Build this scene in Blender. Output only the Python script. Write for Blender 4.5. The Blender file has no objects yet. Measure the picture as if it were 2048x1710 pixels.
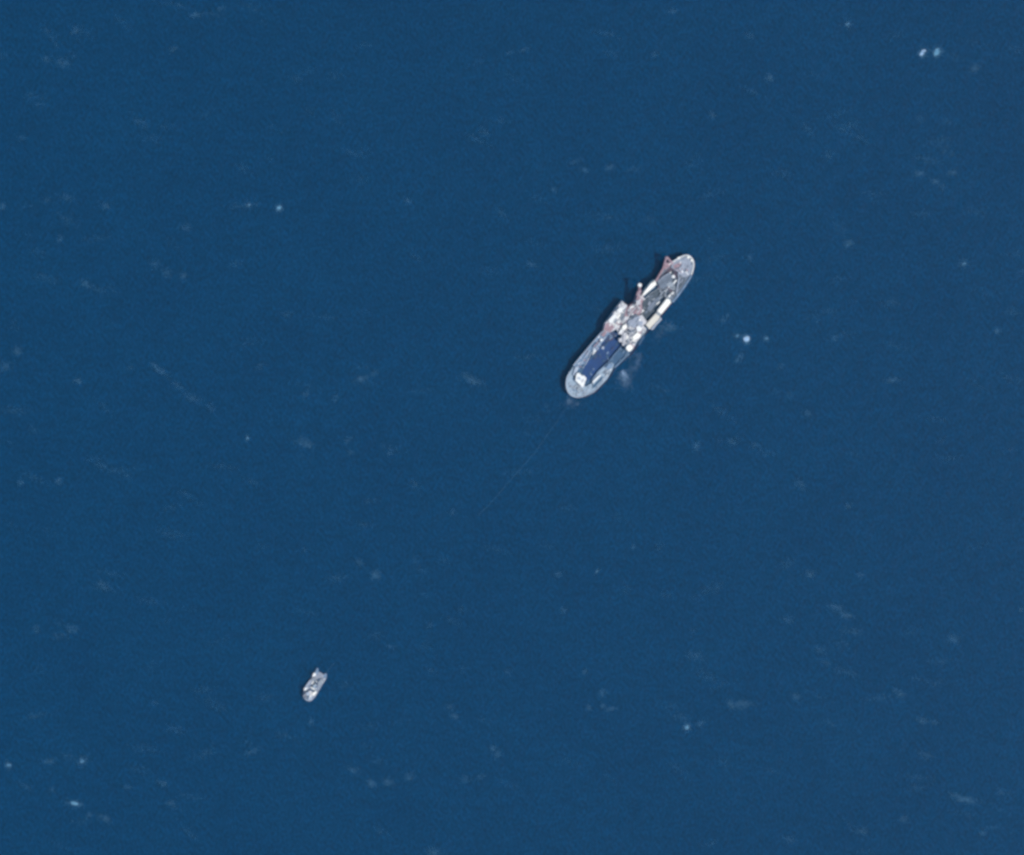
import bpy, bmesh, math, random
import numpy as np
from mathutils import Vector, Matrix, noise
random.seed(7)
S = bpy.context.scene
COL = S.collection

# ------------------------------------------------------------------ camera: a satellite looking down, 9 degrees off nadir from the north-north-west
DIST, TILT, VIEW_AZ = 6000.0, math.radians(9), math.radians(-35)
W_PX, H_PX, GSD = 2048.0, 1710.0, 0.5              # survey sheet size and metres per survey pixel
zc = Vector((math.sin(TILT) * math.sin(VIEW_AZ), math.sin(TILT) * math.cos(VIEW_AZ), math.cos(TILT)))
yc = (Vector((0, 1, 0)) - Vector((0, 1, 0)).dot(zc) * zc).normalized()
xc = yc.cross(zc).normalized()
CAM = zc * DIST
cam = bpy.data.cameras.new('satellite_camera')
cam.sensor_fit = 'HORIZONTAL'; cam.sensor_width = 36
cam.angle = 2 * math.atan(W_PX * GSD / 2 / DIST)
cam.clip_start = 100; cam.clip_end = 90000
co = bpy.data.objects.new('satellite_camera', cam)
M = Matrix((xc, yc, zc)).transposed().to_4x4(); M.translation = CAM
co.matrix_world = M
COL.objects.link(co); S.camera = co

# ------------------------------------------------------------------ sky, sun, exposure
SUN_EL, SUN_AZ = math.radians(62), math.radians(106)        # azimuth clockwise from north: sun in the south-east
w = bpy.data.worlds.new('World'); S.world = w; w.use_nodes = True
nt = w.node_tree; nt.nodes.clear()
sky = nt.nodes.new('ShaderNodeTexSky'); sky.sky_type = 'NISHITA'; sky.sun_disc = False
sky.sun_elevation = SUN_EL; sky.sun_rotation = SUN_AZ
bg = nt.nodes.new('ShaderNodeBackground'); bg.inputs['Strength'].default_value = 0.10
ow = nt.nodes.new('ShaderNodeOutputWorld')
nt.links.new(sky.outputs['Color'], bg.inputs['Color']); nt.links.new(bg.outputs['Background'], ow.inputs['Surface'])
sl = bpy.data.lights.new('sun', 'SUN'); sl.energy = 4.1; sl.angle = math.radians(0.53); sl.color = (1.0, 0.965, 0.92)
so = bpy.data.objects.new('sun', sl); COL.objects.link(so)
sd = Vector((math.sin(SUN_AZ) * math.cos(SUN_EL), math.cos(SUN_AZ) * math.cos(SUN_EL), math.sin(SUN_EL)))
so.rotation_euler = sd.to_track_quat('Z', 'Y').to_euler()
so.location = sd * 500
S.view_settings.view_transform = 'Standard'; S.view_settings.look = 'None'
S.view_settings.exposure = 0.0; S.view_settings.gamma = 1.0; S.view_settings.use_curve_mapping = False
S.cycles.filter_width = 3.1
S.cycles.max_bounces = 6

# ------------------------------------------------------------------ helpers
def at(p, z=0.0):
    """survey pixel -> the world point at height z that the survey shows there"""
    d = xc * ((p[0] - W_PX / 2) * GSD) + yc * ((H_PX / 2 - p[1]) * GSD) - zc * DIST
    return CAM + d * ((z - CAM.z) / d.z)

def sheet(x0, y0, k):
    return lambda *pts: [(x0 + x / k, y0 + y / k) for x, y in pts]
C1 = sheet(1100, 480, 4.75)
C2 = sheet(1260, 490, 10.06)
C3 = sheet(1180, 580, 10.69)
C4 = sheet(1110, 660, 10.06)
C5 = sheet(580, 1310, 15.55)

def lin(c):
    return tuple(((v / 255) / 12.92 if v / 255 <= 0.04045 else ((v / 255 + 0.055) / 1.055) ** 2.4) for v in c)

def mat(name, rgb, rough=0.6, wear=0.16, scale=0.25, metal=0.0, rust=0.0):
    m = bpy.data.materials.new(name); m.use_nodes = True
    n = m.node_tree; b = n.nodes['Principled BSDF']
    b.inputs['Roughness'].default_value = rough; b.inputs['Metallic'].default_value = metal
    b.inputs['Specular IOR Level'].default_value = 0.3
    tc = n.nodes.new('ShaderNodeTexCoord')
    mp = n.nodes.new('ShaderNodeMapping'); mp.inputs['Scale'].default_value = (0.45, 1.0, 1.0)
    n.links.new(tc.outputs['Object'], mp.inputs['Vector'])
    n1 = n.nodes.new('ShaderNodeTexNoise'); n1.inputs['Scale'].default_value = scale; n1.inputs['Detail'].default_value = 5
    n1.inputs['Roughness'].default_value = 0.65
    n.links.new(mp.outputs['Vector'], n1.inputs['Vector'])
    r = n.nodes.new('ShaderNodeMapRange'); r.inputs['From Min'].default_value = 0.3; r.inputs['From Max'].default_value = 0.7
    r.inputs['To Min'].default_value = 1 - wear; r.inputs['To Max'].default_value = 1 + wear
    n.links.new(n1.outputs['Fac'], r.inputs['Value'])
    mx = n.nodes.new('ShaderNodeMix'); mx.data_type = 'RGBA'; mx.blend_type = 'MULTIPLY'; mx.inputs['Factor'].default_value = 1
    mx.inputs['A'].default_value = (*rgb, 1)
    n.links.new(r.outputs['Result'], mx.inputs['B'])
    out = mx.outputs['Result']
    if rust:
        n2 = n.nodes.new('ShaderNodeTexNoise'); n2.inputs['Scale'].default_value = 0.18; n2.inputs['Detail'].default_value = 6
        n.links.new(tc.outputs['Object'], n2.inputs['Vector'])
        r2 = n.nodes.new('ShaderNodeMapRange'); r2.inputs['From Min'].default_value = 0.52; r2.inputs['From Max'].default_value = 0.72
        r2.inputs['To Max'].default_value = rust
        n.links.new(n2.outputs['Fac'], r2.inputs['Value'])
        m2 = n.nodes.new('ShaderNodeMix'); m2.data_type = 'RGBA'; m2.inputs['B'].default_value = (0.16, 0.075, 0.06, 1)
        n.links.new(r2.outputs['Result'], m2.inputs['Factor']); n.links.new(out, m2.inputs['A']); out = m2.outputs['Result']
    n.links.new(out, b.inputs['Base Color'])
    return m

F = (1.12, 1.14, 1.24)             # what sun and sky give a level surface here
def paint(name, srgb, **k):
    return mat(name, tuple(min(0.85, v / f) for v, f in zip(lin(srgb), F)), **k)

MT = dict(
    bow=paint('pale_blue_deck_paint', (150, 170, 194), wear=0.2, scale=0.4), rail=paint('pale_rail_paint', (172, 186, 210), wear=0.2),
    side=paint('blue_grey_deck_paint', (112, 138, 172), wear=0.4, scale=0.5), well=paint('royal_blue_deck_paint', (2, 54, 114), wear=0.25, scale=0.2),
    steel=paint('steel_blue_deck_paint', (50, 86, 124), wear=0.15), slot=paint('dark_slot_paint', (54, 88, 122)),
    white=paint('white_paint', (250, 250, 250), wear=0.04), soft=paint('soft_white_paint', (236, 240, 247), wear=0.08),
    cream=paint('cream_paint', (218, 215, 210), wear=0.06), grey=paint('light_grey_paint', (196, 198, 210), wear=0.32, rust=0.12, scale=0.5),
    mid=paint('mid_grey_paint', (140, 150, 166), wear=0.35, rust=0.1), mauve=paint('faded_red_primer', (160, 136, 150), wear=0.2, rust=0.35),
    dark=paint('dark_hatch_paint', (66, 78, 92), wear=0.2), mid2=paint('tug_deck_paint', (88, 108, 140), wear=0.35, scale=0.5), slate=paint('slate_paint', (104, 116, 136), wear=0.35, scale=0.4),
    maroon=paint('maroon_primer', (82, 64, 82), wear=0.2, rust=0.1), navy=paint('navy_deck_paint', (46, 60, 98)), stern=paint('stern_deck_paint', (146, 156, 178), wear=0.3, scale=0.5, rust=0.1),
    hull=mat('red_hull_paint', (0.38, 0.085, 0.10), rough=0.5), tughull=mat('tug_hull_paint', (0.24, 0.06, 0.07), rough=0.5),
    line=paint('tow_rope', (76, 116, 152)),
)

def link(name, me, m, parent=None, inv=None):
    if m: me.materials.append(m)
    o = bpy.data.objects.new(name, me); COL.objects.link(o)
    if parent: o.parent = parent
    return o

def thing(name, label, cat, loc, rz=0.0, group=None):
    o = bpy.data.objects.new(name, None); COL.objects.link(o)
    o.location = loc; o.rotation_euler = (0, 0, rz)
    o['label'] = label; o['category'] = cat
    o['inv'] = 1
    if group: o['group'] = group
    del o['inv']
    return o

INV = {}
def root_of(o):
    while o.parent: o = o.parent
    return o
def local(o, pts):
    r = root_of(o)
    i = INV.setdefault(r.name, (Matrix.Translation(r.location) @ r.rotation_euler.to_matrix().to_4x4()).inverted())
    return [i @ Vector(p) for p in pts]

def build(name, bm, m, parent, label=None):
    bmesh.ops.recalc_face_normals(bm, faces=bm.faces)
    me = bpy.data.meshes.new(name); bm.to_mesh(me); bm.free()
    o = link(name, me, m, parent)
    if label: o['label'] = label
    return o

def loops(bm, rings, cap0=True, cap1=True):
    vs = [[bm.verts.new(p) for p in r] for r in rings]
    n = len(vs[0])
    for a, b in zip(vs, vs[1:]):
        for i in range(n): bm.faces.new((a[i], a[(i + 1) % n], b[(i + 1) % n], b[i]))
    if cap0: bm.faces.new(vs[0][::-1])
    if cap1: bm.faces.new(vs[-1])

def prism_pts(outline, z0, z1, shrink=1.0):
    top = [at(p, z1) for p in outline]
    c = sum(top, Vector()) / len(top)
    t2 = [Vector((c.x + (p.x - c.x) * shrink, c.y + (p.y - c.y) * shrink, z1)) for p in top]
    return [Vector((p.x, p.y, z0)) for p in top], t2

def prism(name, outline, z0, z1, m, parent, shrink=1.0, label=None):
    """solid block whose top outline is read off the survey at height z1"""
    b, t = prism_pts(outline, z0, z1, shrink)
    bm = bmesh.new(); loops(bm, [local(parent, b), local(parent, t)])
    return build(name, bm, m, parent, label)

def strip(name, path, width, z0, z1, m, parent, closed=False, label=None):
    """upright wall or rail following a survey path"""
    p = [at(q, z1) for q in path]; n = len(p); L, R = [], []
    for i in range(n):
        a = p[i - 1] if (i or closed) else p[i]; b = p[(i + 1) % n] if (i < n - 1 or closed) else p[i]
        d = (b - a).normalized(); nn = Vector((-d.y, d.x, 0)) * width / 2
        L.append(p[i] + nn); R.append(p[i] - nn)
    bm = bmesh.new()
    for i in range(n if closed else n - 1):
        j = (i + 1) % n
        q = [L[i], L[j], R[j], R[i]]
        lo = local(parent, [Vector((v.x, v.y, z0)) for v in q]); hi = local(parent, q)
        loops(bm, [lo, hi])
    return build(name, bm, m, parent, label)

def beam(bm, a, b, wd, ht, parent):
    """box girder between two world points"""
    d = (b - a).normalized(); s = d.cross(Vector((0, 0, 1)))
    s = s.normalized() if s.length > 1e-4 else Vector((1, 0, 0))
    u = s.cross(d)
    def ring(c): return [c + s * wd / 2 + u * ht / 2, c - s * wd / 2 + u * ht / 2, c - s * wd / 2 - u * ht / 2, c + s * wd / 2 - u * ht / 2]
    loops(bm, [local(parent, ring(a)), local(parent, ring(b))])

def drum(bm, c, r, z0, z1, parent, seg=14, r1=None):
    r1 = r if r1 is None else r1
    ring = lambda rr, z: [Vector((c.x + rr * math.cos(2 * math.pi * i / seg), c.y + rr * math.sin(2 * math.pi * i / seg), z)) for i in range(seg)]
    loops(bm, [local(parent, ring(r, z0)), local(parent, ring(r1, z1))])

def post(name, p, r, z0, z1, m, parent, seg=12, r1=None, label=None):
    bm = bmesh.new(); drum(bm, at(p, z1), r, z0, z1, parent, seg, r1)
    return build(name, bm, m, parent, label)

def hull_mesh(name, outline, zd, m, parent, flare=0.95, draft=5):
    top = [at(p, zd) for p in outline]; c = sum(top, Vector()) / len(top)
    rings = []
    for z, k in ((-draft, flare - 0.12), (-1.0, flare - 0.01), (1.2, flare), (zd - 0.03, 1.0)):
        rings.append(local(parent, [Vector((c.x + (p.x - c.x) * (1 - (1 - k) * 0.35), c.y + (p.y - c.y) * (1 - (1 - k) * 0.35), z)) for p in top]))
    bm = bmesh.new(); loops(bm, rings, True, False)
    return build(name, bm, m, parent)

def smooth(pts, it=1, closed=True):
    for _ in range(it):
        o = []
        n = len(pts)
        for i in range(n if closed else n - 1):
            a, b = pts[i], pts[(i + 1) % n]
            o += [(a[0] * .75 + b[0] * .25, a[1] * .75 + b[1] * .25), (a[0] * .25 + b[0] * .75, a[1] * .25 + b[1] * .75)]
        pts = o if closed else [pts[0]] + o + [pts[-1]]
    return pts

# ------------------------------------------------------------------ the sea: one sheet to the horizon, real waves in the middle
rs = np.random.RandomState(5)
WV = []
for k in range(46):
    lam = 3.2 * (26 / 3.2) ** (rs.rand() ** 1.6)
    th = math.radians(-38 + rs.normal() * 65)
    WV.append((2 * math.pi / lam * math.cos(th), 2 * math.pi / lam * math.sin(th), rs.rand() * 6.283, lam * 0.0006))
def wave(x, y):
    h = np.zeros_like(x)
    for kx, ky, ph, a in WV: h += a * np.sin(kx * x + ky * y + ph)
    f = np.clip((760 - np.abs(x)) / 120, 0, 1) * np.clip((660 - np.abs(y)) / 120, 0, 1)
    return h * f
def axis(half, step):
    v = list(np.arange(-half, half + 0.1, step)); s = step; e = half; ext = []
    while e < 32000:
        s *= 1.6; e += s; ext.append(e)
    return np.array([-q for q in ext[::-1]] + v + ext)
ax, ay = axis(690, 1.6), axis(590, 1.6)
X, Y = np.meshgrid(ax, ay)
Z = wave(X, Y)
nx, ny = len(ax), len(ay)
me = bpy.data.meshes.new('sea')
me.vertices.add(nx * ny)
me.vertices.foreach_set('co', np.stack([X, Y, Z], -1).astype(np.float32).ravel())
i0 = (np.arange(ny - 1)[:, None] * nx + np.arange(nx - 1)[None]).ravel()
quads = np.stack([i0, i0 + 1, i0 + 1 + nx, i0 + nx], -1).astype(np.int32)
me.loops.add(quads.size); me.loops.foreach_set('vertex_index', quads.ravel())
me.polygons.add(len(quads))
me.polygons.foreach_set('loop_start', (np.arange(len(quads)) * 4).astype(np.int32))
me.polygons.foreach_set('use_smooth', np.ones(len(quads), bool))
me.update(calc_edges=True)

m = bpy.data.materials.new('sea_water'); m.use_nodes = True
n = m.node_tree; b = n.nodes['Principled BSDF']
b.inputs['Roughness'].default_value = 0.05; b.inputs['IOR'].default_value = 1.333
b.inputs['Subsurface Weight'].default_value = 1.0; b.inputs['Subsurface Radius'].default_value = (0.5, 0.8, 1.0)
b.inputs['Subsurface Scale'].default_value = 14.0
tc = n.nodes.new('ShaderNodeTexCoord')
big = n.nodes.new('ShaderNodeTexNoise'); big.inputs['Scale'].default_value = 0.011; big.inputs['Detail'].default_value = 7; big.inputs['Roughness'].default_value = 0.62
n.links.new(tc.outputs['Object'], big.inputs['Vector'])
ramp = n.nodes.new('ShaderNodeMix'); ramp.data_type = 'RGBA'
ramp.inputs['A'].default_value = (0.0002, 0.0255, 0.0770, 1)
ramp.inputs['B'].default_value = (0.0010, 0.0405, 0.1060, 1)
n.links.new(big.outputs['Fac'], ramp.inputs['Factor'])
mp = n.nodes.new('ShaderNodeMapping'); mp.inputs['Rotation'].default_value = (0, 0, math.radians(40)); mp.inputs['Scale'].default_value = (1.0, 0.7, 1.0)
n.links.new(tc.outputs['Object'], mp.inputs['Vector'])
fine = n.nodes.new('ShaderNodeTexNoise'); fine.inputs['Scale'].default_value = 0.42; fine.inputs['Detail'].default_value = 2.0
n.links.new(mp.outputs['Vector'], fine.inputs['Vector'])
bump = n.nodes.new('ShaderNodeBump'); bump.inputs['Strength'].default_value = 1.0; bump.inputs['Distance'].default_value = 0.03
gr = n.nodes.new('ShaderNodeMapRange'); gr.inputs['From Min'].default_value = 0.25; gr.inputs['From Max'].default_value = 0.75
gr.inputs['To Min'].default_value = 0.55; gr.inputs['To Max'].default_value = 1.45
n.links.new(fine.outputs['Fac'], gr.inputs['Value'])
mp2 = n.nodes.new('ShaderNodeMapping'); mp2.inputs['Rotation'].default_value = (0, 0, math.radians(18)); mp2.inputs['Scale'].default_value = (0.55, 1.0, 1.0)
n.links.new(tc.outputs['Object'], mp2.inputs['Vector'])
mid_ = n.nodes.new('ShaderNodeTexNoise'); mid_.inputs['Scale'].default_value = 0.10; mid_.inputs['Detail'].default_value = 4; mid_.inputs['Roughness'].default_value = 0.6
n.links.new(mp2.outputs['Vector'], mid_.inputs['Vector'])
g2 = n.nodes.new('ShaderNodeMapRange'); g2.inputs['From Min'].default_value = 0.3; g2.inputs['From Max'].default_value = 0.8
g2.inputs['To Min'].default_value = 0.92; g2.inputs['To Max'].default_value = 1.22
n.links.new(mid_.outputs['Fac'], g2.inputs['Value'])
gg = n.nodes.new('ShaderNodeMath'); gg.operation = 'MULTIPLY'
n.links.new(gr.outputs['Result'], gg.inputs[0]); n.links.new(g2.outputs['Result'], gg.inputs[1])
mul = n.nodes.new('ShaderNodeMix'); mul.data_type = 'RGBA'; mul.blend_type = 'MULTIPLY'; mul.inputs['Factor'].default_value = 1
n.links.new(ramp.outputs['Result'], mul.inputs['A']); n.links.new(gg.outputs['Value'], mul.inputs['B'])
n.links.new(mul.outputs['Result'], b.inputs['Base Color'])
n.links.new(fine.outputs['Fac'], bump.inputs['Height']); n.links.new(bump.outputs['Normal'], b.inputs['Normal'])
sea = link('sea', me, m); sea['kind'] = 'structure'

# ------------------------------------------------------------------ the air between the satellite and the sea
bm = bmesh.new(); e = 40000.0
loops(bm, [[Vector((sx * e, sy * e, z)) for sx, sy in ((-1, -1), (1, -1), (1, 1), (-1, 1))] for z in (-9.0, CAM.z + 60)])
me = bpy.data.meshes.new('haze'); bm.to_mesh(me); bm.free()
hm = bpy.data.materials.new('thin_air'); hm.use_nodes = True
n = hm.node_tree; n.nodes.remove(n.nodes['Principled BSDF'])
pv = n.nodes.new('ShaderNodeVolumePrincipled'); pv.inputs['Color'].default_value = (0.13, 0.56, 1.0, 1)
pv.inputs['Density'].default_value = 1.05e-5; pv.inputs['Anisotropy'].default_value = 0.0
n.links.new(pv.outputs['Volume'], n.nodes['Material Output'].inputs['Volume'])
hz = link('haze', me, hm); hz['kind'] = 'stuff'

# ------------------------------------------------------------------ the long ship
base = at((1262, 652), 0)
tip0, tip1 = at((1140, 795), 0), at((1382, 512), 0)
ang = math.atan2(tip1.y - tip0.y, tip1.x - tip0.x)
ship = thing('large_ship', 'long pale grey ship with a blue well deck, white deckhouses and dark hold', 'ship', base, ang)
DZ = 9.0
stern_edge = C2((500, 725), (560, 640), (625, 545), (700, 440), (850, 350), (1000, 252), (1090, 212), (1160, 203), (1225, 240), (1275, 310), (1290, 385), (1280, 470), (1240, 600), (1165, 735), (1060, 890), (950, 1035), (850, 1160))
right_edge = C2((800, 1215), (640, 1405), (600, 1460), (400, 1695)) + C1((935, 862), (900, 905), (845, 985), (790, 1065), (700, 1150), (620, 1215), (585, 1280), (520, 1360), (440, 1440))
bow_edge = C1((350, 1488), (260, 1502), (205, 1475), (165, 1430), (152, 1380), (160, 1312), (195, 1258))
left_edge = C1((240, 1195), (320, 1082), (400, 992), (480, 885), (560, 778), (650, 695), (790, 590), (880, 505))
outline = stern_edge + right_edge + bow_edge + left_edge
hull_mesh('hull', outline, DZ, MT['hull'], ship)
prism('main_deck', outline, 2.0, 6.5, MT['steel'], ship)

# bow end
bow = C4((360, 745), (300, 850), (240, 960), (225, 1060), (225, 1160), (260, 1250), (320, 1320), (420, 1358), (520, 1350), (640, 1310), (740, 1262), (770, 1110), (760, 1060), (640, 1130), (560, 1140), (410, 1020), (360, 900), (420, 790))
prism('bow_deck', bow, 3.0, DZ, MT['bow'], ship)
strip('bow_bulwark', smooth(C4((300, 840), (238, 960), (224, 1090), (235, 1190), (290, 1295), (400, 1355), (520, 1350), (640, 1312), (780, 1250), (900, 1120)), 1, False), 0.7, DZ, DZ + 1.1, MT['rail'], ship)
prism('breakwater', smooth(C4((340, 1190), (420, 1080), (540, 1160), (600, 1230), (560, 1250), (520, 1190), (420, 1120), (370, 1210))), DZ, DZ + 0.9, MT['mid'], ship)
dh = prism('deckhouse', C4((440, 870), (490, 865), (540, 922), (590, 918), (635, 980), (604, 1040), (582, 1135), (548, 1150), (412, 1020), (422, 930)), DZ, DZ + 5, MT['soft'], ship, label='pale five-sided deckhouse at the lower left end')
prism('roof_hatch', C4((470, 940), (520, 960), (505, 1010), (455, 985)), DZ + 5, DZ + 5.6, MT['rail'], dh)
prism('roof_hatch', C4((540, 1000), (590, 985), (575, 1040), (545, 1060)), DZ + 5, DZ + 5.7, MT['grey'], dh)
prism('walkway', C4((410, 745), (470, 728), (478, 770), (430, 850), (385, 925), (362, 900)), DZ, DZ + 2.2, MT['rail'], ship)
for q, r in (((300, 1090), .9), ((340, 1240), .8), ((450, 1290), .9), ((600, 1240), .8), ((690, 1160), .7)):
    post('bollard', C4(q)[0], r, DZ, DZ + 1.3, MT['rail'], ship, 8)
post('mooring_winch', C4((470, 1195))[0], 1.7, DZ, DZ + 1.8, MT['mid'], ship)
post('mooring_winch', C4((330, 1140))[0], 1.3, DZ, DZ + 1.6, MT['mid'], ship)

# left side deck strip beside the blue well
ls = C4((360, 745), (480, 590), (600, 440), (720, 300), (830, 170), (920, 60), (1010, 0), (1060, -60), (1180, -20), (1090, 70), (1020, 170), (900, 310), (880, 390), (760, 440), (700, 530), (630, 680), (540, 800), (480, 790), (470, 730))
prism('side_deck', ls, 3.0, DZ, MT['side'], ship)
strip('rail', C4((370, 720), (490, 570), (610, 430), (730, 285), (850, 150), (930, 60), (1010, -10)), 0.8, DZ, DZ + 1.2, MT['rail'], ship)
strip('rail', C4((560, 770), (660, 620), (720, 480), (830, 350), (930, 240), (1030, 120)), 0.7, DZ, DZ + 1.2, MT['rail'], ship)
strip('pipe_run', C4((520, 690), (620, 530), (700, 420)), 0.8, DZ, DZ + .8, MT['rail'], ship)
prism('deck_opening_cover', C4((800, 290), (900, 170), (930, 190), (850, 290)), DZ, DZ + 0.25, MT['maroon'], ship)
prism('deck_opening_cover', C4((560, 640), (600, 560), (640, 570), (600, 650)), DZ, DZ + 0.25, MT['steel'], ship)
prism('deck_opening_cover', C4((490, 740), (560, 690), (560, 730), (510, 800)), DZ, DZ + 0.25, MT['slot'], ship)
prism('deck_hatch', C4((920, 110), (1000, 20), (1050, 50), (980, 140)), DZ, DZ + 1.5, MT['mauve'], ship)
for q in ((690, 420), (660, 480), (640, 505), (780, 370)):
    post('vent', C4(q)[0], .8, DZ, DZ + 1.6, MT['rail'], ship, 8)
bm = bmesh.new(); drum(bm, at(C4((965, 360))[0], 8.5), 1.4, 6.7, 8.5, ship, 10)
build('deck_post', bm, MT['rail'], ship)

# the blue well
well = C4((540, 860), (620, 700), (700, 560), (760, 460), (880, 390), (960, 250), (1040, 150), (1130, 50), (1250, 50), (1300, 250), (1335, 340), (1090, 600), (1050, 660), (860, 830), (700, 990), (650, 1030), (600, 930))
prism('well_deck', well, 2.8, 6.8, MT['well'], ship, label='deep blue open well deck')
prism('well_end_patch', C4((1010, 110), (1130, 40), (1230, 70), (1160, 190), (1010, 260)), 6.6, 7.1, MT['navy'], ship)  # navy plate, darker than the rest, at the upper end of the well

# right side of the well
rsd = C4((1085, 655), (1150, 650), (1190, 700), (1140, 830), (1040, 1000), (900, 1140), (770, 1262), (745, 1240), (750, 1110), (740, 1030), (860, 850))
prism('side_deck', rsd, 3.0, DZ, MT['bow'], ship)
prism('deckhouse', C4((1090, 665), (1150, 670), (1180, 705), (1100, 800), (1020, 760)), DZ, DZ + 2.5, MT['side'], ship)
prism('slot', C4((765, 1170), (760, 1120), (860, 1010), (940, 930), (965, 935), (950, 990), (860, 1090), (790, 1165)), DZ, DZ + 0.12, MT['slot'], ship)
prism('white_locker', C4((755, 1040), (850, 940), (910, 895), (925, 910), (840, 1000), (765, 1070)), DZ, DZ + 2.2, MT['soft'], ship)
strip('rail', C4((740, 1010), (860, 850), (980, 730), (1085, 640), (1190, 500), (1290, 385), (1340, 330)), 0.6, 3.2, DZ + 0.9, MT['side'], ship)
strip('rail', C4((1195, 760), (1290, 670), (1400, 560), (1500, 480)), 1.1, 3.0, DZ, MT['side'], ship)
prism('lower_side_deck', C4((1100, 610), (1200, 500), (1340, 345), (1430, 400), (1500, 470), (1380, 570), (1210, 730), (1180, 690), (1150, 650)), 2.8, 6.9, MT['steel'], ship)
prism('deck_opening_cover', C4((950, 860), (1020, 790), (1050, 820), (990, 890)), DZ, DZ + 0.2, MT['slate'], ship)
strip('pipe_run', C4((880, 1120), (1000, 990), (1110, 850)), 0.6, DZ, DZ + .7, MT['rail'], ship)

# bridge block amidships
sup = C3((600, 940), (625, 860), (665, 830), (680, 745), (745, 760), (740, 690), (830, 640), (1000, 545), (1060, 540), (1100, 620), (1160, 690), (1140, 760), (1205, 830), (1190, 900), (1120, 900), (1100, 960), (1090, 1000), (1000, 1100), (920, 1260), (830, 1325), (755, 1250), (745, 1190), (690, 1190), (700, 1120), (625, 1110), (610, 1040), (670, 1030), (690, 960), (640, 945))
br = prism('bridge_block', sup, 3.0, 14, MT['grey'], ship)
prism('upper_storey', C3((800, 730), (815, 660), (880, 640), (960, 575), (1060, 565), (1090, 640), (1140, 690), (1110, 770), (1000, 760), (960, 820), (880, 770), (840, 800)), 14, 16.5, MT['stern'], br)
prism('white_house', C3((690, 770), (760, 735), (800, 790), (740, 850), (690, 830)), 14, 17.5, MT['white'], br)
prism('white_house', C3((610, 925), (660, 840), (705, 850), (650, 925)), 14, 15.5, MT['soft'], br)
prism('white_house', C3((985, 790), (1060, 765), (1115, 820), (1090, 890), (1010, 880)), 14, 17, MT['soft'], br)
prism('white_house', C3((900, 1010), (1010, 905), (1085, 955), (1040, 1020), (950, 1075)), 14, 16.5, MT['white'], br)
prism('white_tank', smooth(C3((755, 1250), (830, 1150), (925, 1205), (900, 1270), (840, 1325))), 14, 18, MT['white'], br)
prism('grey_house', C3((715, 930), (770, 905), (790, 1010), (740, 1130), (700, 1100), (720, 1000)), 14, 15.5, MT['grey'], br)
prism('equipment_deck', C3((800, 850), (900, 830), (960, 880), (890, 980), (860, 1120), (800, 1180), (780, 1060), (800, 960)), 14, 14.3, MT['mid'], br)
prism('hatch_and_shade_patch', C3((640, 740), (690, 735), (680, 790), (630, 810)), 14, 14.25, MT['dark'], br)
prism('hatch_and_shade_patch', C3((820, 620), (900, 545), (1000, 510), (1000, 540), (910, 585), (850, 640)), 14, 14.2, MT['slate'], br)  # slate strip is an edge shadow painted on, beside the working deck
prism('vent_box', C3((600, 1050), (650, 1030), (670, 1080), (630, 1110)), 5, 11, MT['mid'], br)
prism('vent_box', C3((1090, 900), (1180, 850), (1190, 910), (1110, 980)), 14, 14.8, MT['mid'], br)
rnd = random.Random(3)
for k in range(16):
    x, y = rnd.uniform(720, 1120), rnd.uniform(640, 1180)
    if (x - 720) * 0.75 + 640 > y + 250 or y > 1250 - abs(x - 850): continue
    s = rnd.uniform(8, 20)
    prism('roof_vent', C3((x, y), (x + s, y - s * .9), (x + s * 1.9, y + s * .2), (x + s * .9, y + s * 1.1)), 14, rnd.uniform(17, 18), MT[rnd.choice(['slate', 'soft', 'mid', 'grey'])], br)
post('mast', C3((905, 905))[0], .6, 14, 27, MT['rail'], br, 8, .3)
post('radar_dome', C3((850, 880))[0], 1.3, 14, 16.6, MT['slate'], br)
post('radar_dome', C3((1065, 640))[0], 1.2, 16.5, 18.6, MT['soft'], br)

# left wing block
wing = C3((690, 235), (740, 290), (800, 330), (760, 420), (745, 500), (690, 560), (640, 700), (600, 770), (560, 835), (440, 905), (370, 900), (290, 860), (320, 715), (380, 650), (450, 545), (560, 390))
wg = prism('wing_block', wing, 3.0, 13, MT['grey'], ship)
prism('link_deck', C3((560, 835), (600, 770), (640, 700), (700, 640), (760, 560), (880, 590), (830, 640), (740, 700), (690, 740), (640, 860), (600, 900)), 3, 13.4, MT['grey'], ship)
prism('white_house', C3((570, 440), (640, 370), (705, 375), (690, 450), (630, 500)), 13, 16, MT['soft'], wg)
prism('white_house', C3((388, 655), (520, 508), (592, 560), (440, 712)), 13, 15.5, MT['soft'], wg)
prism('hatch_and_shade_patch', C3((640, 560), (700, 520), (740, 570), (720, 640), (660, 660)), 13, 13.2, MT['slate'], wg)
prism('hatch_and_shade_patch', C3((650, 250), (690, 265), (710, 310), (660, 340)), 13, 13.2, MT['mid'], wg)
prism('primer_deck', C3((300, 850), (325, 730), (380, 700), (470, 740), (520, 800), (440, 900), (370, 895)), 13, 13.4, MT['mauve'], wg)
prism('vent_box', C3((500, 700), (560, 620), (600, 640), (540, 730)), 13, 14, MT['mid'], wg)
prism('vent_box', C3((530, 760), (570, 730), (590, 760), (555, 800)), 13, 14.4, MT['soft'], wg)

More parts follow.
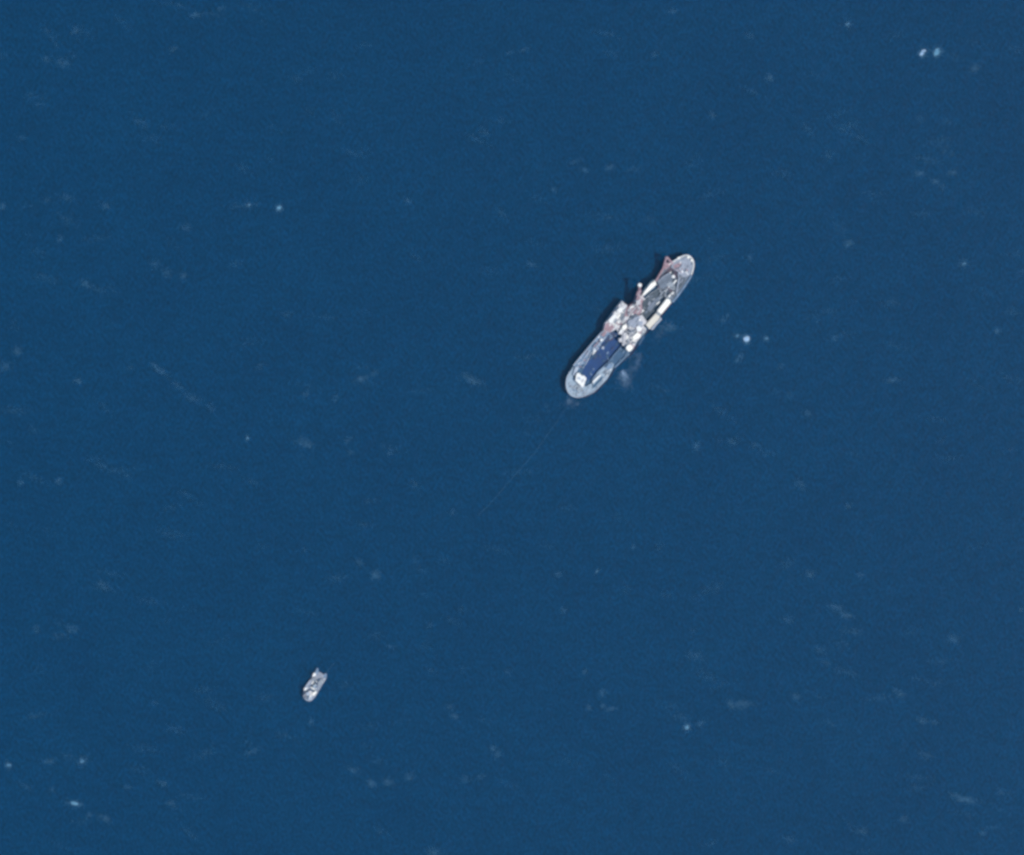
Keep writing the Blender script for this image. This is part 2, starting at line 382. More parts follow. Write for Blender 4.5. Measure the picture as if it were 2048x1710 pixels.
# mauve working deck and boom
wd = prism('working_deck', C3((700, 700), (740, 520), (780, 400), (860, 320), (930, 280), (970, 160), (1040, 90), (1130, 60), (1150, 170), (1110, 300), (1120, 420), (1060, 530), (990, 520), (880, 580), (800, 650)), 3, 12, MT['mauve'], ship)
prism('deck_box', C3((800, 440), (850, 380), (890, 420), (840, 500)), 12, 13.2, MT['grey'], wd)
prism('deck_box', C3((900, 300), (960, 260), (980, 330), (930, 380)), 12, 13, MT['mid'], wd)
prism('deck_box', C3((1000, 180), (1060, 130), (1080, 190), (1020, 260)), 12, 13, MT['maroon'], wd)
strip('pipe_run', C3((740, 660), (880, 500), (1010, 330), (1080, 200)), 0.9, 12, 12.9, MT['grey'], wd)
strip('pipe_run', C3((820, 600), (960, 440), (1060, 320)), 0.7, 12, 12.7, MT['maroon'], wd)
cr = post('crane', C2((160, 1080))[0], 2.0, 10, 19, MT['mauve'], ship, label='faded red deck crane leaning out over the left side')
bm = bmesh.new()
A, B = at(C2((165, 1090))[0], 19), at(C2((205, 815))[0], 22)
for o_ in (-1.2, 1.2):
    q = Vector((o_, o_ * .3, 0)); beam(bm, A + q, B + q * .5, .8, 1.0, ship)
for t in (0.2, 0.4, 0.6, 0.8):
    c = A.lerp(B, t); beam(bm, c + Vector((-1.3, -.4, 0)), c + Vector((1.3, .4, 0)), .6, .7, ship)
build('boom', bm, MT['mauve'], cr)
post('boom_head', C2((200, 808))[0], 1.9, 21.2, 24, MT['soft'], cr, 10)
prism('cab', C2((120, 1130), (190, 1100), (215, 1180), (150, 1220)), 17, 20.5, MT['grey'], cr)
prism('side_platform', C2((90, 1090), (150, 940), (220, 900), (250, 960), (240, 1080), (200, 1180), (110, 1200)), 7.5, 11, MT['mauve'], ship)

# open hold with dark cover
hd = prism('hold', C2((285, 1080), (420, 960), (560, 875), (640, 895), (730, 1060), (560, 1295), (350, 1535), (230, 1385), (245, 1210)), 2.8, 8, MT['dark'], ship, label='dark open hold between the white deckhouses')
prism('hatch_panel', C2((340, 1260), (480, 1130), (600, 1010), (660, 1030), (560, 1160), (420, 1320), (370, 1320)), 8, 9, MT['slate'], hd)
prism('hatch_panel', C2((330, 1110), (440, 1010), (470, 1040), (370, 1150)), 8, 8.6, MT['dark'], hd)
prism('hatch_panel', C2((290, 1400), (360, 1340), (430, 1390), (360, 1470)), 8, 8.6, MT['dark'], hd)
strip('coaming', C2((300, 1085), (420, 970), (560, 885), (640, 905)), .6, 8, 9.6, MT['mid'], hd)
for i in range(5):
    x, y = 395 + i * 48, 1330 - i * 55
    strip('stiffener', C2((x - 70, y - 60), (x + 40, y + 40)), .5, 8, 9.3, MT['slate'], hd)
strip('white_pipe', C2((530, 1195), (598, 1140)), 1.2, 8, 10.5, MT['soft'], hd)
post('vent', C2((262, 1325))[0], 1.1, 8, 10.5, MT['soft'], hd, 8)
post('vent', C2((235, 1365))[0], .8, 8, 10, MT['grey'], hd, 8)

# white deckhouses along both sides
a = prism('deckhouse', C2((430, 760), (500, 715), (532, 795), (430, 890), (300, 1000), (232, 1035), (285, 945)), 3, 15, MT['white'], ship, label='white deckhouse on the left side of the hold')
strip('roof_edge', C2((440, 775), (495, 735)), .5, 15, 15.5, MT['cream'], a)
b_ = prism('deckhouse', C2((742, 1078), (800, 1100), (826, 1160), (632, 1392), (548, 1332)), 3, 15, MT['white'], ship, label='brightest white deckhouse on the right side of the hold')
c_ = prism('deckhouse', C2((518, 1378), (600, 1425), (592, 1478), (392, 1692), (318, 1605)), 3, 14, MT['cream'], ship, label='cream deckhouse on the right side of the hold')
strip('roof_edge', C2((530, 1390), (595, 1430)), .5, 14, 14.4, MT['grey'], c_)
prism('link_block', C2((545, 1335), (632, 1395), (602, 1425), (520, 1378)), 3, 11.5, MT['mid'], ship)
prism('link_block', C2((180, 1440), (240, 1400), (340, 1540), (330, 1600), (220, 1600)), 3, 12.5, MT['grey'], ship)
bm = bmesh.new()
P = [at(q, 7) for q in C2((440, 1700), (530, 1590), (630, 1480))]
for u, v in zip(P, P[1:]): beam(bm, u, v, 1.5, .8, ship)
for u in P:
    inn = u + Vector((-4.5, 3.6, 0)); beam(bm, u, inn, .5, .5, ship)
build('gangway', bm, MT['rail'], ship)
prism('locker_row', C3((1120, 980), (1170, 930), (1170, 1000), (1060, 1180), (1020, 1160)), 3, 8.5, MT['steel'], ship)

# stern end
st = C2((500, 725), (560, 640), (625, 545), (700, 440), (850, 350), (1000, 252), (1090, 212), (1160, 203), (1225, 240), (1275, 310), (1290, 385), (1280, 470), (1240, 600), (1165, 735), (1060, 890), (950, 1035), (850, 1160), (800, 1100), (735, 1060), (640, 890), (560, 880), (530, 800))
st_in = st
prism('stern_deck', st_in, 3.0, DZ - .05, MT['slate'], ship)
prism('after_deck', C2((830, 390), (1000, 270), (1150, 225), (1230, 265), (1275, 360), (1265, 470), (1200, 610), (1120, 640), (1060, 650), (1010, 600), (960, 540), (880, 490), (830, 455)), DZ - .05, DZ + 2.2, MT['stern'], ship)
strip('stern_bulwark', smooth(C2((760, 405), (850, 350), (1000, 255), (1090, 215), (1160, 206), (1225, 243), (1272, 312), (1286, 385), (1276, 470), (1238, 600)), 1, False), 1.0, DZ - 1, DZ + 3.3, MT['soft'], ship)
strip('bulwark', C2((1238, 610), (1165, 735), (1060, 890), (950, 1035), (860, 1150)), 1.7, DZ - 1, DZ + 1.2, MT['side'], ship)
strip('bulwark', C2((505, 725), (565, 640), (630, 540), (690, 450)), 1.2, DZ - 1, DZ + 1.2, MT['mid'], ship)
prism('primer_deck', smooth(C2((870, 410), (960, 360), (1020, 400), (1010, 480), (940, 510), (880, 470))), DZ + 2.2, DZ + 2.5, MT['mauve'], ship)
prism('edge_shadow_chevron', C2((640, 620), (720, 530), (800, 455), (870, 470), (950, 545), (900, 565), (830, 540), (780, 545), (700, 610), (640, 670)), DZ - .05, DZ + .2, MT['maroon'], ship)  # thin dark chevron: shadow along a deck edge, put in as colour
prism('deckhouse', C2((560, 760), (720, 610), (800, 570), (830, 600), (870, 600), (850, 700), (820, 800), (700, 880), (600, 850)), DZ - .05, DZ + 2.6, MT['slate'], ship)
prism('deckhouse', C2((720, 790), (800, 740), (880, 760), (860, 850), (760, 830)), DZ + 2.6, DZ + 3.6, MT['mid'], ship)
strip('pipe_run', C2((560, 745), (680, 630), (800, 560)), 1.0, DZ + 2.6, DZ + 3.3, MT['stern'], ship)
post('winch_drum', C2((875, 635))[0], 1.6, DZ, DZ + 3.2, MT['soft'], ship)
strip('mast_beam', C2((975, 560), (985, 680), (960, 820), (935, 960)), 1.3, DZ + .5, DZ + 3, MT['stern'], ship)
strip('mast_beam', C2((940, 960), (900, 900), (960, 1010)), 1.0, DZ, DZ + 2, MT['mid'], ship)
prism('hatch_and_shade_patch', C2((1040, 660), (1110, 650), (1100, 730), (1010, 870), (970, 900), (1000, 760)), DZ - .05, DZ + .12, MT['dark'], ship)
prism('hatch_and_shade_patch', C2((680, 870), (740, 850), (780, 890), (720, 930)), DZ - .05, DZ + .15, MT['dark'], ship)
prism('hatch_and_shade_patch', C2((760, 960), (830, 930), (860, 980), (790, 1020)), DZ - .05, DZ + .15, MT['dark'], ship)
prism('hatch_and_shade_patch', C2((1085, 480), (1125, 470), (1125, 530), (1085, 540)), DZ + 2.2, DZ + 2.35, MT['slate'], ship)
strip('pipe_run', C2((590, 920), (690, 980), (730, 1050)), 1.6, DZ, DZ + 1.5, MT['mid'], ship)
strip('pipe_run', C2((610, 1010), (680, 930), (800, 870), (930, 900)), 1.4, DZ, DZ + 1.8, MT['mid'], ship)
for q in ((1020, 320), (1120, 270), (1190, 330), (1230, 430), (1150, 560), (1060, 420)):
    post('bollard', C2(q)[0], .8, DZ + 2.2, DZ + 3.3, MT['rail'], ship, 8)
for q in ((1175, 250), (1245, 310), (980, 265)):
    post('roller', C2(q)[0], 1.2, DZ + 2.2, DZ + 4, MT['white'], ship, 10)

fr = prism('stern_frame_foot', C2((690, 410), (800, 330), (860, 375), (780, 430), (700, 470)), DZ - 2, DZ + 2, MT['mauve'], ship)
bm = bmesh.new()
for (p, z), (q, z2) in ((((745, 245), 17), ((860, 375), 12)), (((735, 250), 17), ((660, 500), 11)), (((660, 490), 11), ((520, 730), 10)), (((700, 360), 14), ((800, 420), 11)), (((780, 420), 11), ((700, 480), 11))):
    beam(bm, at(C2(p)[0], z), at(C2(q)[0], z2), 1.9, 1.4, ship)
build('stern_frame', bm, MT['mauve'], ship, 'faded red lifting frame hanging over the stern quarter')
post('frame_head', C2((742, 262))[0], 1.5, 15, 18.4, MT['mauve'], ship)

# small deck gear, too small to pick apart
def inside(p, poly):
    c = False
    for (x0, y0), (x1, y1) in zip(poly, poly[1:] + poly[:1]):
        if (y0 > p[1]) != (y1 > p[1]) and p[0] < (x1 - x0) * (p[1] - y0) / (y1 - y0) + x0: c = not c
    return c
def gear(parent, poly, z, count, size, mats, rg):
    """lockers, vents, pipes and hatches scattered over a deck: one joined part per paint"""
    a = parent.rotation_euler.z
    xs, ys = [p[0] for p in poly], [p[1] for p in poly]
    for k, mn in enumerate(mats):
        bm = bmesh.new(); got = 0
        while got < max(1, count // len(mats)):
            q = (rg.uniform(min(xs), max(xs)), rg.uniform(min(ys), max(ys)))
            if not inside(q, poly): continue
            got += 1
            h = rg.uniform(.3, 1.3); c = at(q, z + h); l, w_ = rg.uniform(*size) * rg.choice((1, 1, 2.6)), rg.uniform(*size) * .6
            t = a + rg.choice((0, 0, 0, math.pi / 2)) + rg.gauss(0, .04)
            dx, dy = Vector((math.cos(t), math.sin(t), 0)), Vector((-math.sin(t), math.cos(t), 0))
            f = [c + dx * l * u + dy * w_ * v for u, v in ((-1, -1), (1, -1), (1, 1), (-1, 1))]
            loops(bm, [local(parent, [Vector((p.x, p.y, z - .2)) for p in f]), local(parent, f)])
        o = build('deck_gear', bm, MT[mn], parent); o['kind'] = 'stuff'

gear(ship, C2((560, 760), (800, 560), (900, 560), (960, 700), (900, 1000), (740, 1040), (600, 880)), DZ + 1, 36, (.5, 1.6), ('soft', 'dark', 'mid', 'maroon'), rnd)
gear(ship, C2((870, 400), (1150, 240), (1260, 400), (1180, 600), (1000, 600)), DZ + 2.2, 26, (.4, 1.3), ('soft', 'slate', 'rail', 'mauve'), rnd)
gear(ship, C2((300, 1100), (560, 890), (700, 1060), (350, 1500), (250, 1380)), 8, 24, (.5, 1.7), ('mid', 'slate', 'dark', 'stern'), rnd)
gear(ship, C2((1000, 640), (1120, 640), (1000, 920), (960, 900)), DZ, 10, (.4, 1.2), ('mid', 'stern'), rnd)
gear(ship, C3((740, 700), (1000, 560), (1150, 690), (1160, 880), (840, 1280), (740, 1180)), 14, 48, (.6, 1.8), ('white', 'soft', 'mid', 'slate', 'grey', 'mauve'), rnd)
gear(ship, C3((690, 260), (780, 340), (700, 560), (560, 820), (330, 850), (400, 670), (570, 400)), 13, 28, (.5, 1.6), ('white', 'mid', 'soft', 'slate'), rnd)
gear(ship, C3((560, 820), (640, 700), (860, 600), (680, 760), (640, 850)), 13.4, 16, (.5, 1.5), ('soft', 'slate', 'stern', 'mauve'), rnd)
gear(ship, C3((720, 680), (800, 400), (960, 200), (1110, 90), (1100, 420), (980, 510)), 12, 28, (.5, 1.6), ('grey', 'maroon', 'mid', 'soft'), rnd)
gear(ship, C4((380, 740), (720, 310), (1000, 20), (1080, 60), (860, 390), (620, 680), (540, 790)), DZ, 32, (.4, 1.4), ('rail', 'soft', 'slot', 'mauve'), rnd)
gear(ship, C4((260, 1000), (380, 960), (560, 1160), (720, 1180), (640, 1300), (330, 1300)), DZ, 20, (.4, 1.1), ('rail', 'mid', 'side'), rnd)
gear(ship, C4((780, 1230), (1140, 830), (1170, 700), (1040, 820), (960, 980)), DZ, 20, (.4, 1.3), ('rail', 'slate', 'soft'), rnd)
gear(ship, C4((640, 900), (760, 470), (1000, 280), (1280, 260), (1060, 640), (760, 900)), 6.8, 26, (.5, 1.6), ('side', 'navy', 'slot', 'steel'), rnd)
gear(ship, C4((1150, 600), (1340, 360), (1480, 460), (1220, 710)), 6.9, 10, (.4, 1.3), ('slot', 'side'), rnd)
gear(ship, C4((1110, 80), (1250, 70), (1200, 200), (1040, 240)), 7.1, 9, (.4, 1.4), ('maroon', 'slate', 'side'), rnd)

# ------------------------------------------------------------------ the small tug
tb = at((628, 1368), 0)
tug = thing('tug_boat', 'small pale tugboat alone at the lower left of the long ship', 'tugboat', tb, math.radians(60))
TO = C5((870, 520), (950, 545), (1050, 610), (1130, 700), (1040, 860), (960, 970), (880, 1120), (810, 1240), (740, 1345), (680, 1405), (620, 1440), (550, 1420), (480, 1385), (420, 1320), (405, 1240), (420, 1130), (460, 1010), (540, 900), (610, 800), (680, 700), (750, 600))
hull_mesh('hull', smooth(TO), 3.0, MT['tughull'], tug, 0.93, 3)
prism('deck', smooth(TO), 1.5, 3.0, MT['stern'], tug)
strip('bulwark', smooth(C5((880, 1110), (800, 1250), (730, 1350), (620, 1432), (540, 1418), (470, 1375), (418, 1310), (412, 1230), (425, 1130), (465, 1010), (545, 900), (640, 770)), 1, False), .6, 2.2, 4.0, MT['rail'], tug)
strip('bulwark', C5((900, 1090), (980, 940), (1060, 820), (1125, 700)), .6, 2.2, 3.8, MT['rail'], tug)
prism('stern_quarter', C5((800, 480), (850, 405), (882, 425), (885, 540), (860, 640), (800, 620), (760, 560)), .5, 3.3, MT['side'], tug)
prism('stern_quarter', C5((1060, 605), (1105, 565), (1145, 600), (1140, 680), (1080, 760), (1040, 700)), .5, 3.3, MT['side'], tug)
prism('working_deck', C5((700, 850), (830, 760), (900, 800), (880, 950), (820, 1080), (700, 1120), (620, 1090), (600, 960)), 3.0, 3.2, MT['mid2'], tug)
prism('hatch_and_shade_patch', C5((740, 870), (800, 840), (800, 890), (740, 920)), 3.2, 3.4, MT['dark'], tug)
prism('hatch_and_shade_patch', C5((640, 950), (700, 910), (720, 980), (640, 1040)), 3.2, 3.4, MT['dark'], tug)
prism('towing_winch', C5((720, 930), (800, 920), (790, 1010), (720, 1040)), 3.2, 5.0, MT['bow'], tug)
prism('deck_locker', C5((870, 850), (980, 720), (1040, 740), (1000, 880), (920, 990), (860, 970)), 3.0, 5.0, MT['mid'], tug)
prism('deck_locker', C5((650, 800), (700, 740), (800, 690), (820, 730), (720, 820)), 3.0, 4.4, MT['mid'], tug)
prism('white_locker', C5((695, 660), (735, 560), (790, 565), (815, 610), (745, 675)), 2.5, 6.0, MT['soft'], tug)
wh = prism('wheelhouse', C5((455, 1180), (560, 1130), (650, 1110), (700, 1150), (660, 1290), (580, 1340), (480, 1320), (430, 1250)), 3.0, 7.5, MT['grey'], tug)
prism('roof_deck', C5((500, 1170), (580, 1150), (620, 1190), (590, 1270), (510, 1260)), 7.5, 9.5, MT['rail'], wh)
prism('window_band', C5((440, 1240), (455, 1190), (470, 1195), (455, 1245)), 7.5, 7.8, MT['dark'], wh)
post('mast', C5((560, 1190))[0], .3, 9.5, 15, MT['rail'], wh, 8, .15)
prism('funnel', C5((430, 1100), (445, 1030), (500, 1010), (550, 1030), (520, 1070), (470, 1110)), 3.0, 8.5, MT['soft'], tug)
prism('funnel', C5((680, 1230), (730, 1160), (800, 1130), (830, 1160), (780, 1240), (720, 1275)), 3.0, 8.5, MT['white'], tug)
prism('foredeck_house', C5((560, 1310), (640, 1250), (700, 1290), (660, 1380), (580, 1400)), 3.0, 4.6, MT['rail'], tug)
post('bitt', C5((500, 1345))[0], .5, 3, 4.2, MT['rail'], tug, 8)
post('bitt', C5((830, 600))[0], .5, 3.3, 4.2, MT['rail'], tug, 8)
post('bitt', C5((1010, 640))[0], .5, 3, 4.2, MT['rail'], tug, 8)

gear(tug, C5((640, 800), (1000, 640), (1080, 760), (860, 1100), (620, 1060)), 3.2, 24, (.4, 1.2), ('soft', 'slot', 'dark', 'white'), rnd)
gear(tug, C5((450, 1130), (700, 1110), (740, 1180), (600, 1380), (440, 1300)), 7.5, 15, (.4, 1.1), ('white', 'slot', 'slate'), rnd)

# ------------------------------------------------------------------ the tow line between them, sagging below the surface in the middle
def tube(name, pts, r, m):
    bm = bmesh.new(); rings = []
    for i, p in enumerate(pts):
        d = (pts[min(i + 1, len(pts) - 1)] - pts[max(i - 1, 0)]).normalized()
        s = d.cross(Vector((0, 0, 1))).normalized(); u = s.cross(d)
        rings.append([p + (s * math.cos(k * math.pi / 3) + u * math.sin(k * math.pi / 3)) * r for k in range(6)])
    loops(bm, rings); bmesh.ops.recalc_face_normals(bm, faces=bm.faces)
    me = bpy.data.meshes.new(name); bm.to_mesh(me); bm.free()
    return link(name, me, m)
q0, q1 = at((1138, 792), 8.6), at((858, 1185), 0)
q1 = at((652, 1345), 3.4); pts = []
mid = [(1132, 815), (1118, 838), (1100, 862), (1070, 905), (1030, 950), (985, 1002), (930, 1058), (800, 1195)]
zz = [7.6, 6.4, 5.2, 3.6, 2.0, 0.9, -0.9, -3.0]
pts = [q0] + [at(p, z) for p, z in zip(mid, zz)] + [at((672, 1322), -0.8), q1]
tl = tube('tow_line', pts, 0.07, MT['line'])
tl['label'] = 'thin pale tow line running from the long ship into the water'; tl['category'] = 'tow line'

# ------------------------------------------------------------------ foam: clusters of small flakes floating on the waves
fm = mat('sea_foam', (0.36, 0.52, 0.72), rough=0.9, wear=0.1)
fm2 = mat('thin_foam', (0.13, 0.31, 0.47), rough=0.9, wear=0.1)
fm3 = mat('stale_foam', (0.09, 0.23, 0.38), rough=0.9, wear=0.1)
fr_ = random.Random(11)
def flakes(items):
    """items: survey x, y, length and width (survey px), heading (deg, image), coverage"""
    V, Fc, XY = [], [], []
    for (px, py, L, Wd, hd_, cov) in items:
        c = at((px, py), 0); a = math.radians(-hd_)
        sx, sy = L * GSD / 2, Wd * GSD / 2
        area = math.pi * sx * sy * cov * 2.0
        while area > 0:
            r = fr_.uniform(.09, .19); area -= 2.4 * r * r
            u, v = fr_.gauss(0, .6) * sx, fr_.gauss(0, .95) * sy
            XY.append((c.x + u * math.cos(a) - v * math.sin(a), c.y + u * math.sin(a) + v * math.cos(a), r))
    if not XY: return None
    A = np.array(XY); H = wave(A[:, 0], A[:, 1])
    for (x, y, r), h in zip(XY, H):
        k = len(V); n_ = 5; t0 = fr_.uniform(0, 6.28)
        z = h + 0.10 + fr_.uniform(0, .05)
        for i in range(n_):
            rr = r * fr_.uniform(.7, 1.2)
            V.append((x + rr * math.cos(t0 + i * 6.283 / n_), y + rr * math.sin(t0 + i * 6.283 / n_), z))
        V.append((x, y, z + .12)); 
        Fc += [(k + i, k + (i + 1) % n_, k + n_) for i in range(n_)]
    me = bpy.data.meshes.new('foam'); me.from_pydata(V, [], Fc); me.update()
    return me

def lace(items, cell=0.26):
    c0 = at(items[0][:2], 0); G = []
    for (px, py, L, Wd, hd_, cov) in items:
        c = at((px, py), 0); G.append((c.x - c0.x, c.y - c0.y, L * GSD / 2, Wd * GSD / 2, math.radians(-hd_), cov))
    def wgt(x, y):
        t = 0
        for gx, gy, sx, sy, a, cov in G:
            dx, dy = x - gx, y - gy
            u, v = (dx * math.cos(a) + dy * math.sin(a)) / sx, (dy * math.cos(a) - dx * math.sin(a)) / sy
            t += cov * math.exp(-2.4 * (u * u + v * v))
        return t
    want = max(8, sum(math.pi * g[2] * g[3] * g[5] * 1.8 for g in G) / cell ** 2)
    on, front = {(0, 0)}, [(1, 0), (-1, 0), (0, 1), (0, -1)]
    while len(on) < want:
        best, bs = None, -1
        for _ in range(18):
            f = fr_.choice(front)
            k = sum((f[0] + i, f[1] + j) in on for i, j in ((1, 0), (-1, 0), (0, 1), (0, -1)))
            sc_ = wgt(f[0] * cell, f[1] * cell) * (0.03 + max(0, noise.noise(Vector((f[0] * cell * .8 + c0.x, f[1] * cell * .8, c0.y))) + .25)) ** 0.6 * (1.0 if k == 1 else 0.12) * fr_.random()
            if sc_ > bs: best, bs = f, sc_
        on.add(best); front.remove(best)
        for i, j in ((1, 0), (-1, 0), (0, 1), (0, -1)):
            q = (best[0] + i, best[1] + j)
            if q not in on and q not in front: front.append(q)
    vid, V, Fc = {}, [], []
    for i, j in on:
        f = []
        for a, b in ((0, 0), (1, 0), (1, 1), (0, 1)):
            k = (i + a, j + b)
            if k not in vid:
                vid[k] = len(V); V.append([c0.x + k[0] * cell + fr_.uniform(-.07, .07), c0.y + k[1] * cell + fr_.uniform(-.07, .07), 0])
            f.append(vid[k])
        Fc.append(f)
    A = np.array(V); A[:, 2] = wave(A[:, 0], A[:, 1]) + 0.12 + np.array([fr_.uniform(0, .1) for _ in V])
    me = bpy.data.meshes.new('whitecap'); me.from_pydata(A.tolist(), [], Fc); me.update()
    return me

CAPS = [  # x, y, length, width, heading, cover, label
    ([(1493, 678, 11, 8, -15, .55), (1493, 680, 6, 5, 0, .5)], 'brightest white fleck of foam, right of the middle of the long ship'),
    ([(1532, 678, 9, 7, -30, .16)], 'faint second fleck just right of the brightest fleck beside the long ship'),
    ([(1473, 671, 13, 7, 10, .10)], 'dull wisp just left of the brightest fleck beside the long ship'),
    ([(1843, 108, 7, 6, -30, .60), (1847, 102, 12, 9, -40, .14)], 'small bright fleck, left one of the pair near the top right corner'),
    ([(1873, 107, 12, 6, -35, .42), (1874, 101, 16, 9, -25, .16)], 'slanting bright fleck, right one of the pair near the top right corner'),
    ([(558, 416, 11, 6, -30, .34)], 'single slanting white fleck on open water in the upper left quarter'),
    ([(498, 410, 7, 6, -20, .13), (513, 408, 8, 5, -40, .06)], 'weak fleck a little left of the slanting one in the upper left quarter'),
    ([(1695, 49, 10, 7, -20, .16)], 'soft fleck near the top edge, left of the bright pair'),
    ([(495, 876, 6, 5, 0, .22)], 'tiny pinpoint fleck alone left of the middle of the picture'),
    ([(17, 1530, 10, 7, 20, .22)], 'round fleck close to the left edge near the bottom'),
    ([(165, 1522, 16, 8, -35, .14)], 'broad slanting smudge of foam up and right of the lower left fleck'),
    ([(149, 1607, 20, 6, 12, .30)], 'long flat bright fleck nearest the lower left corner'),
    ([(1374, 1455, 10, 7, -50, .30)], 'bright upright fleck on the open water at bottom right of centre'),
    ([(1928, 528, 13, 8, 0, .10)], 'pale fleck near the right edge, level with the upper end of the long ship'),
    ([(1194, 1143, 10, 2.5, -40, .18)], 'thin slanting streak of foam far below the lower end of the long ship'),
]
for items, lab in CAPS:
    o = link('whitecap', lace(items), fm if items[0][5] > .5 else fm2 if items[0][5] > .25 else fm3); o['label'] = lab; o['category'] = 'whitecap'; o['group'] = 'whitecaps breaking on the open sea'

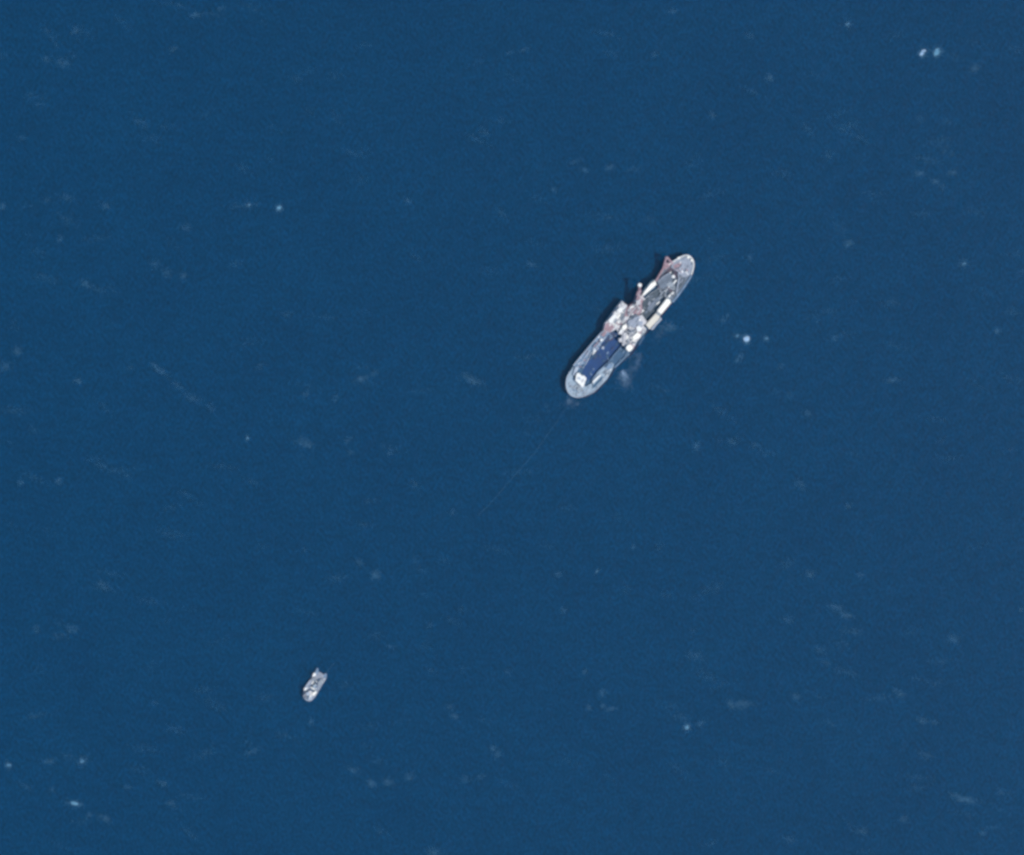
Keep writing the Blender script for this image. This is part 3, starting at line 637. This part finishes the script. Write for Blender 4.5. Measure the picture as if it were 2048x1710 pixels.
SOFT = [(390,30,16,6,-10,.4),(150,62,14,7,-30,.3),(92,118,16,8,10,.2),(125,125,22,9,15,.3),(348,98,16,5,-30,.25),(442,17,14,5,-20,.25),
(210,411,18,7,10,.22),(5,413,16,6,-30,.35),(120,477,12,7,0,.25),(310,528,16,10,20,.22),(335,545,18,9,10,.22),(367,552,10,9,0,.35),(370,455,22,7,10,.2),(170,567,18,8,20,.28),(280,245,30,10,20,.12),
(135,395,30,8,10,.15),(80,210,22,6,10,.12),(1345,22,16,5,-10,.3),(1050,98,18,4,-25,.3),(1020,105,14,5,-20,.2),(1310,108,12,6,-50,.2),(815,401,14,5,30,.3),(1148,323,18,5,-10,.25),(1170,340,16,6,20,.28),(1220,335,18,6,-10,.28),(1107,380,12,6,20,.22),(1062,528,18,6,25,.25),(970,265,22,9,30,.14),
(1268,338,24,6,-5,.15),(1538,155,14,9,-40,.35),(1950,135,18,10,-40,.32),(1424,229,10,7,-40,.3),(1838,347,20,6,5,.4),(1905,345,18,6,-20,.32),(1872,364,18,6,15,.3),(1885,375,14,6,50,.15),(1698,487,18,8,-15,.38),(1500,515,16,8,30,.16),(1700,250,26,10,0,.12),(1660,310,22,9,20,.1),
(35,703,16,8,-10,.38),(155,762,14,6,10,.34),(308,730,10,5,60,.3),(320,741,30,6,35,.36),(355,772,26,6,30,.2),(385,795,34,8,25,.2),(420,815,18,8,30,.14),(610,886,30,9,25,.4),(10,733,22,10,-20,.25),(612,788,12,6,-20,.28),(40,965,12,6,20,.34),(118,963,14,6,5,.35),(205,932,24,6,20,.2),(520,733,18,5,-20,.15),(672,795,16,8,-40,.16),(260,735,14,5,-10,.15),
(722,758,22,6,-12,.45),(748,747,20,5,-30,.25),(945,762,36,8,18,.36),(930,750,16,6,20,.2),(697,880,14,5,-45,.28),(1266,1093,7,5,0,.4),(905,1024,10,7,30,.22),(780,905,12,8,20,.16),(720,1125,20,7,20,.2),(830,970,26,8,30,.1),(700,905,16,6,0,.15),
(1447,640,10,7,-30,.3),(1456,631,10,5,-40,.2),(1478,716,11,13,40,.38),(1995,661,12,6,0,.42),(1785,760,26,6,-10,.32),(1392,892,12,8,0,.42),(1510,890,18,6,0,.2),(1669,677,14,6,-30,.26),(1600,970,24,8,30,.2),(1697,1012,14,5,-15,.28),(1615,827,18,7,35,.22),(1780,605,30,10,0,.12),(1465,885,18,6,10,.2),(1340,657,36,7,-5,.35),(1560,733,14,6,-20,.15),(1580,790,14,9,0,.14),
(210,1637,24,7,25,.34),(98,1523,26,7,-10,.25),(325,1567,20,6,20,.28),(343,1606,10,9,-60,.3),(505,1503,28,6,-20,.28),(72,1258,12,7,30,.25),(205,1170,24,9,20,.22),(622,1443,10,9,20,.26),(105,1580,12,6,-30,.22),(255,1575,18,5,10,.22),(145,1258,24,8,20,.25),(50,1572,26,6,35,.14),(178,1630,12,7,20,.25),(310,1405,12,7,0,.14),(350,1458,30,8,15,.14),
(752,1150,18,10,20,.42),(1117,1148,16,6,-20,.26),(1127,1221,10,6,0,.3),(1170,1343,10,5,-20,.4),(1222,1418,20,4,-15,.42),(1206,1412,12,5,40,.3),(1178,1416,10,6,40,.32),(1206,1387,14,9,-10,.28),(908,1432,16,6,20,.36),(900,1415,14,7,0,.22),(987,1498,12,7,35,.35),(995,1509,12,9,40,.3),(742,1567,18,7,22,.45),(776,1564,18,9,20,.38),(818,1552,18,9,10,.28),(868,1705,26,10,15,.34),(780,1293,16,4,5,.24),(930,1558,18,7,-10,.22),(962,1553,14,6,-20,.22),(1015,1345,14,6,30,.16),(925,1220,14,7,0,.12),(860,1250,16,6,-20,.12),(706,1540,26,8,20,.2),
(1400,1447,16,6,-20,.3),(1463,1408,14,8,-30,.42),(1485,1409,34,9,-5,.34),(1592,1394,16,7,30,.34),(1672,1215,24,6,10,.4),(1690,1230,30,7,15,.3),(1802,1388,14,7,-20,.4),(1790,1380,12,5,20,.24),(1846,1442,22,6,15,.35),(1870,1445,16,6,10,.2),(1908,1278,18,9,40,.34),(1935,1600,40,7,10,.4),(1910,1590,24,6,25,.28),(1620,1148,20,7,0,.32),(1575,1240,20,8,10,.2),(2042,1219,6,5,0,.5),(1390,1312,30,9,10,.2),(1640,1300,24,9,10,.15),(1850,1510,30,7,20,.2),(1965,1666,14,6,0,.28),(1725,1662,20,9,20,.24),(1580,1680,24,8,10,.18),(1720,1150,14,6,0,.2),(1808,1638,18,8,-10,.22),(1925,1600,20,5,-15,.2),(2005,1585,22,8,15,.16)]
rr = random.Random(21)
items = [(x, y, L * 1.1, Wd * 1.2, h, k * 0.30) for x, y, L, Wd, h, k in SOFT]
for cap, _l in CAPS:
    for x, y, L, Wd, h, k in cap:
        items.append((x, y, L * 1.5, Wd * 1.5, h, min(.35, k * .6)))
for _ in range(260):
    items.append((rr.uniform(-60, 2110), rr.uniform(-60, 1770), rr.uniform(16, 60), rr.uniform(6, 12), rr.gauss(12, 16), rr.uniform(.008, .03)))
o = link('foam', flakes(items), fm2); o['kind'] = 'stuff'

# wash beside the long ship and under its bow
wash = [(1247, 748, 11, 7, -45, .34), (1250, 755, 22, 18, -30, .15), (1246, 744, 8, 4, -45, .40), (1268, 737, 24, 9, -45, .07), (1276, 722, 20, 8, -65, .08), (1278, 710, 12, 8, -80, .05), (1262, 712, 26, 14, -50, .03),
        (1138, 802, 16, 9, -20, .09), (1145, 808, 34, 9, -5, .04), (1250, 765, 34, 22, -20, .025), (1333, 650, 26, 12, -30, .025), (1318, 668, 30, 10, -45, .03)]
o = link('wash', flakes(wash), fm); o['kind'] = 'stuff'; o['label'] = 'pale churned water beside the right flank and lower end of the long ship'
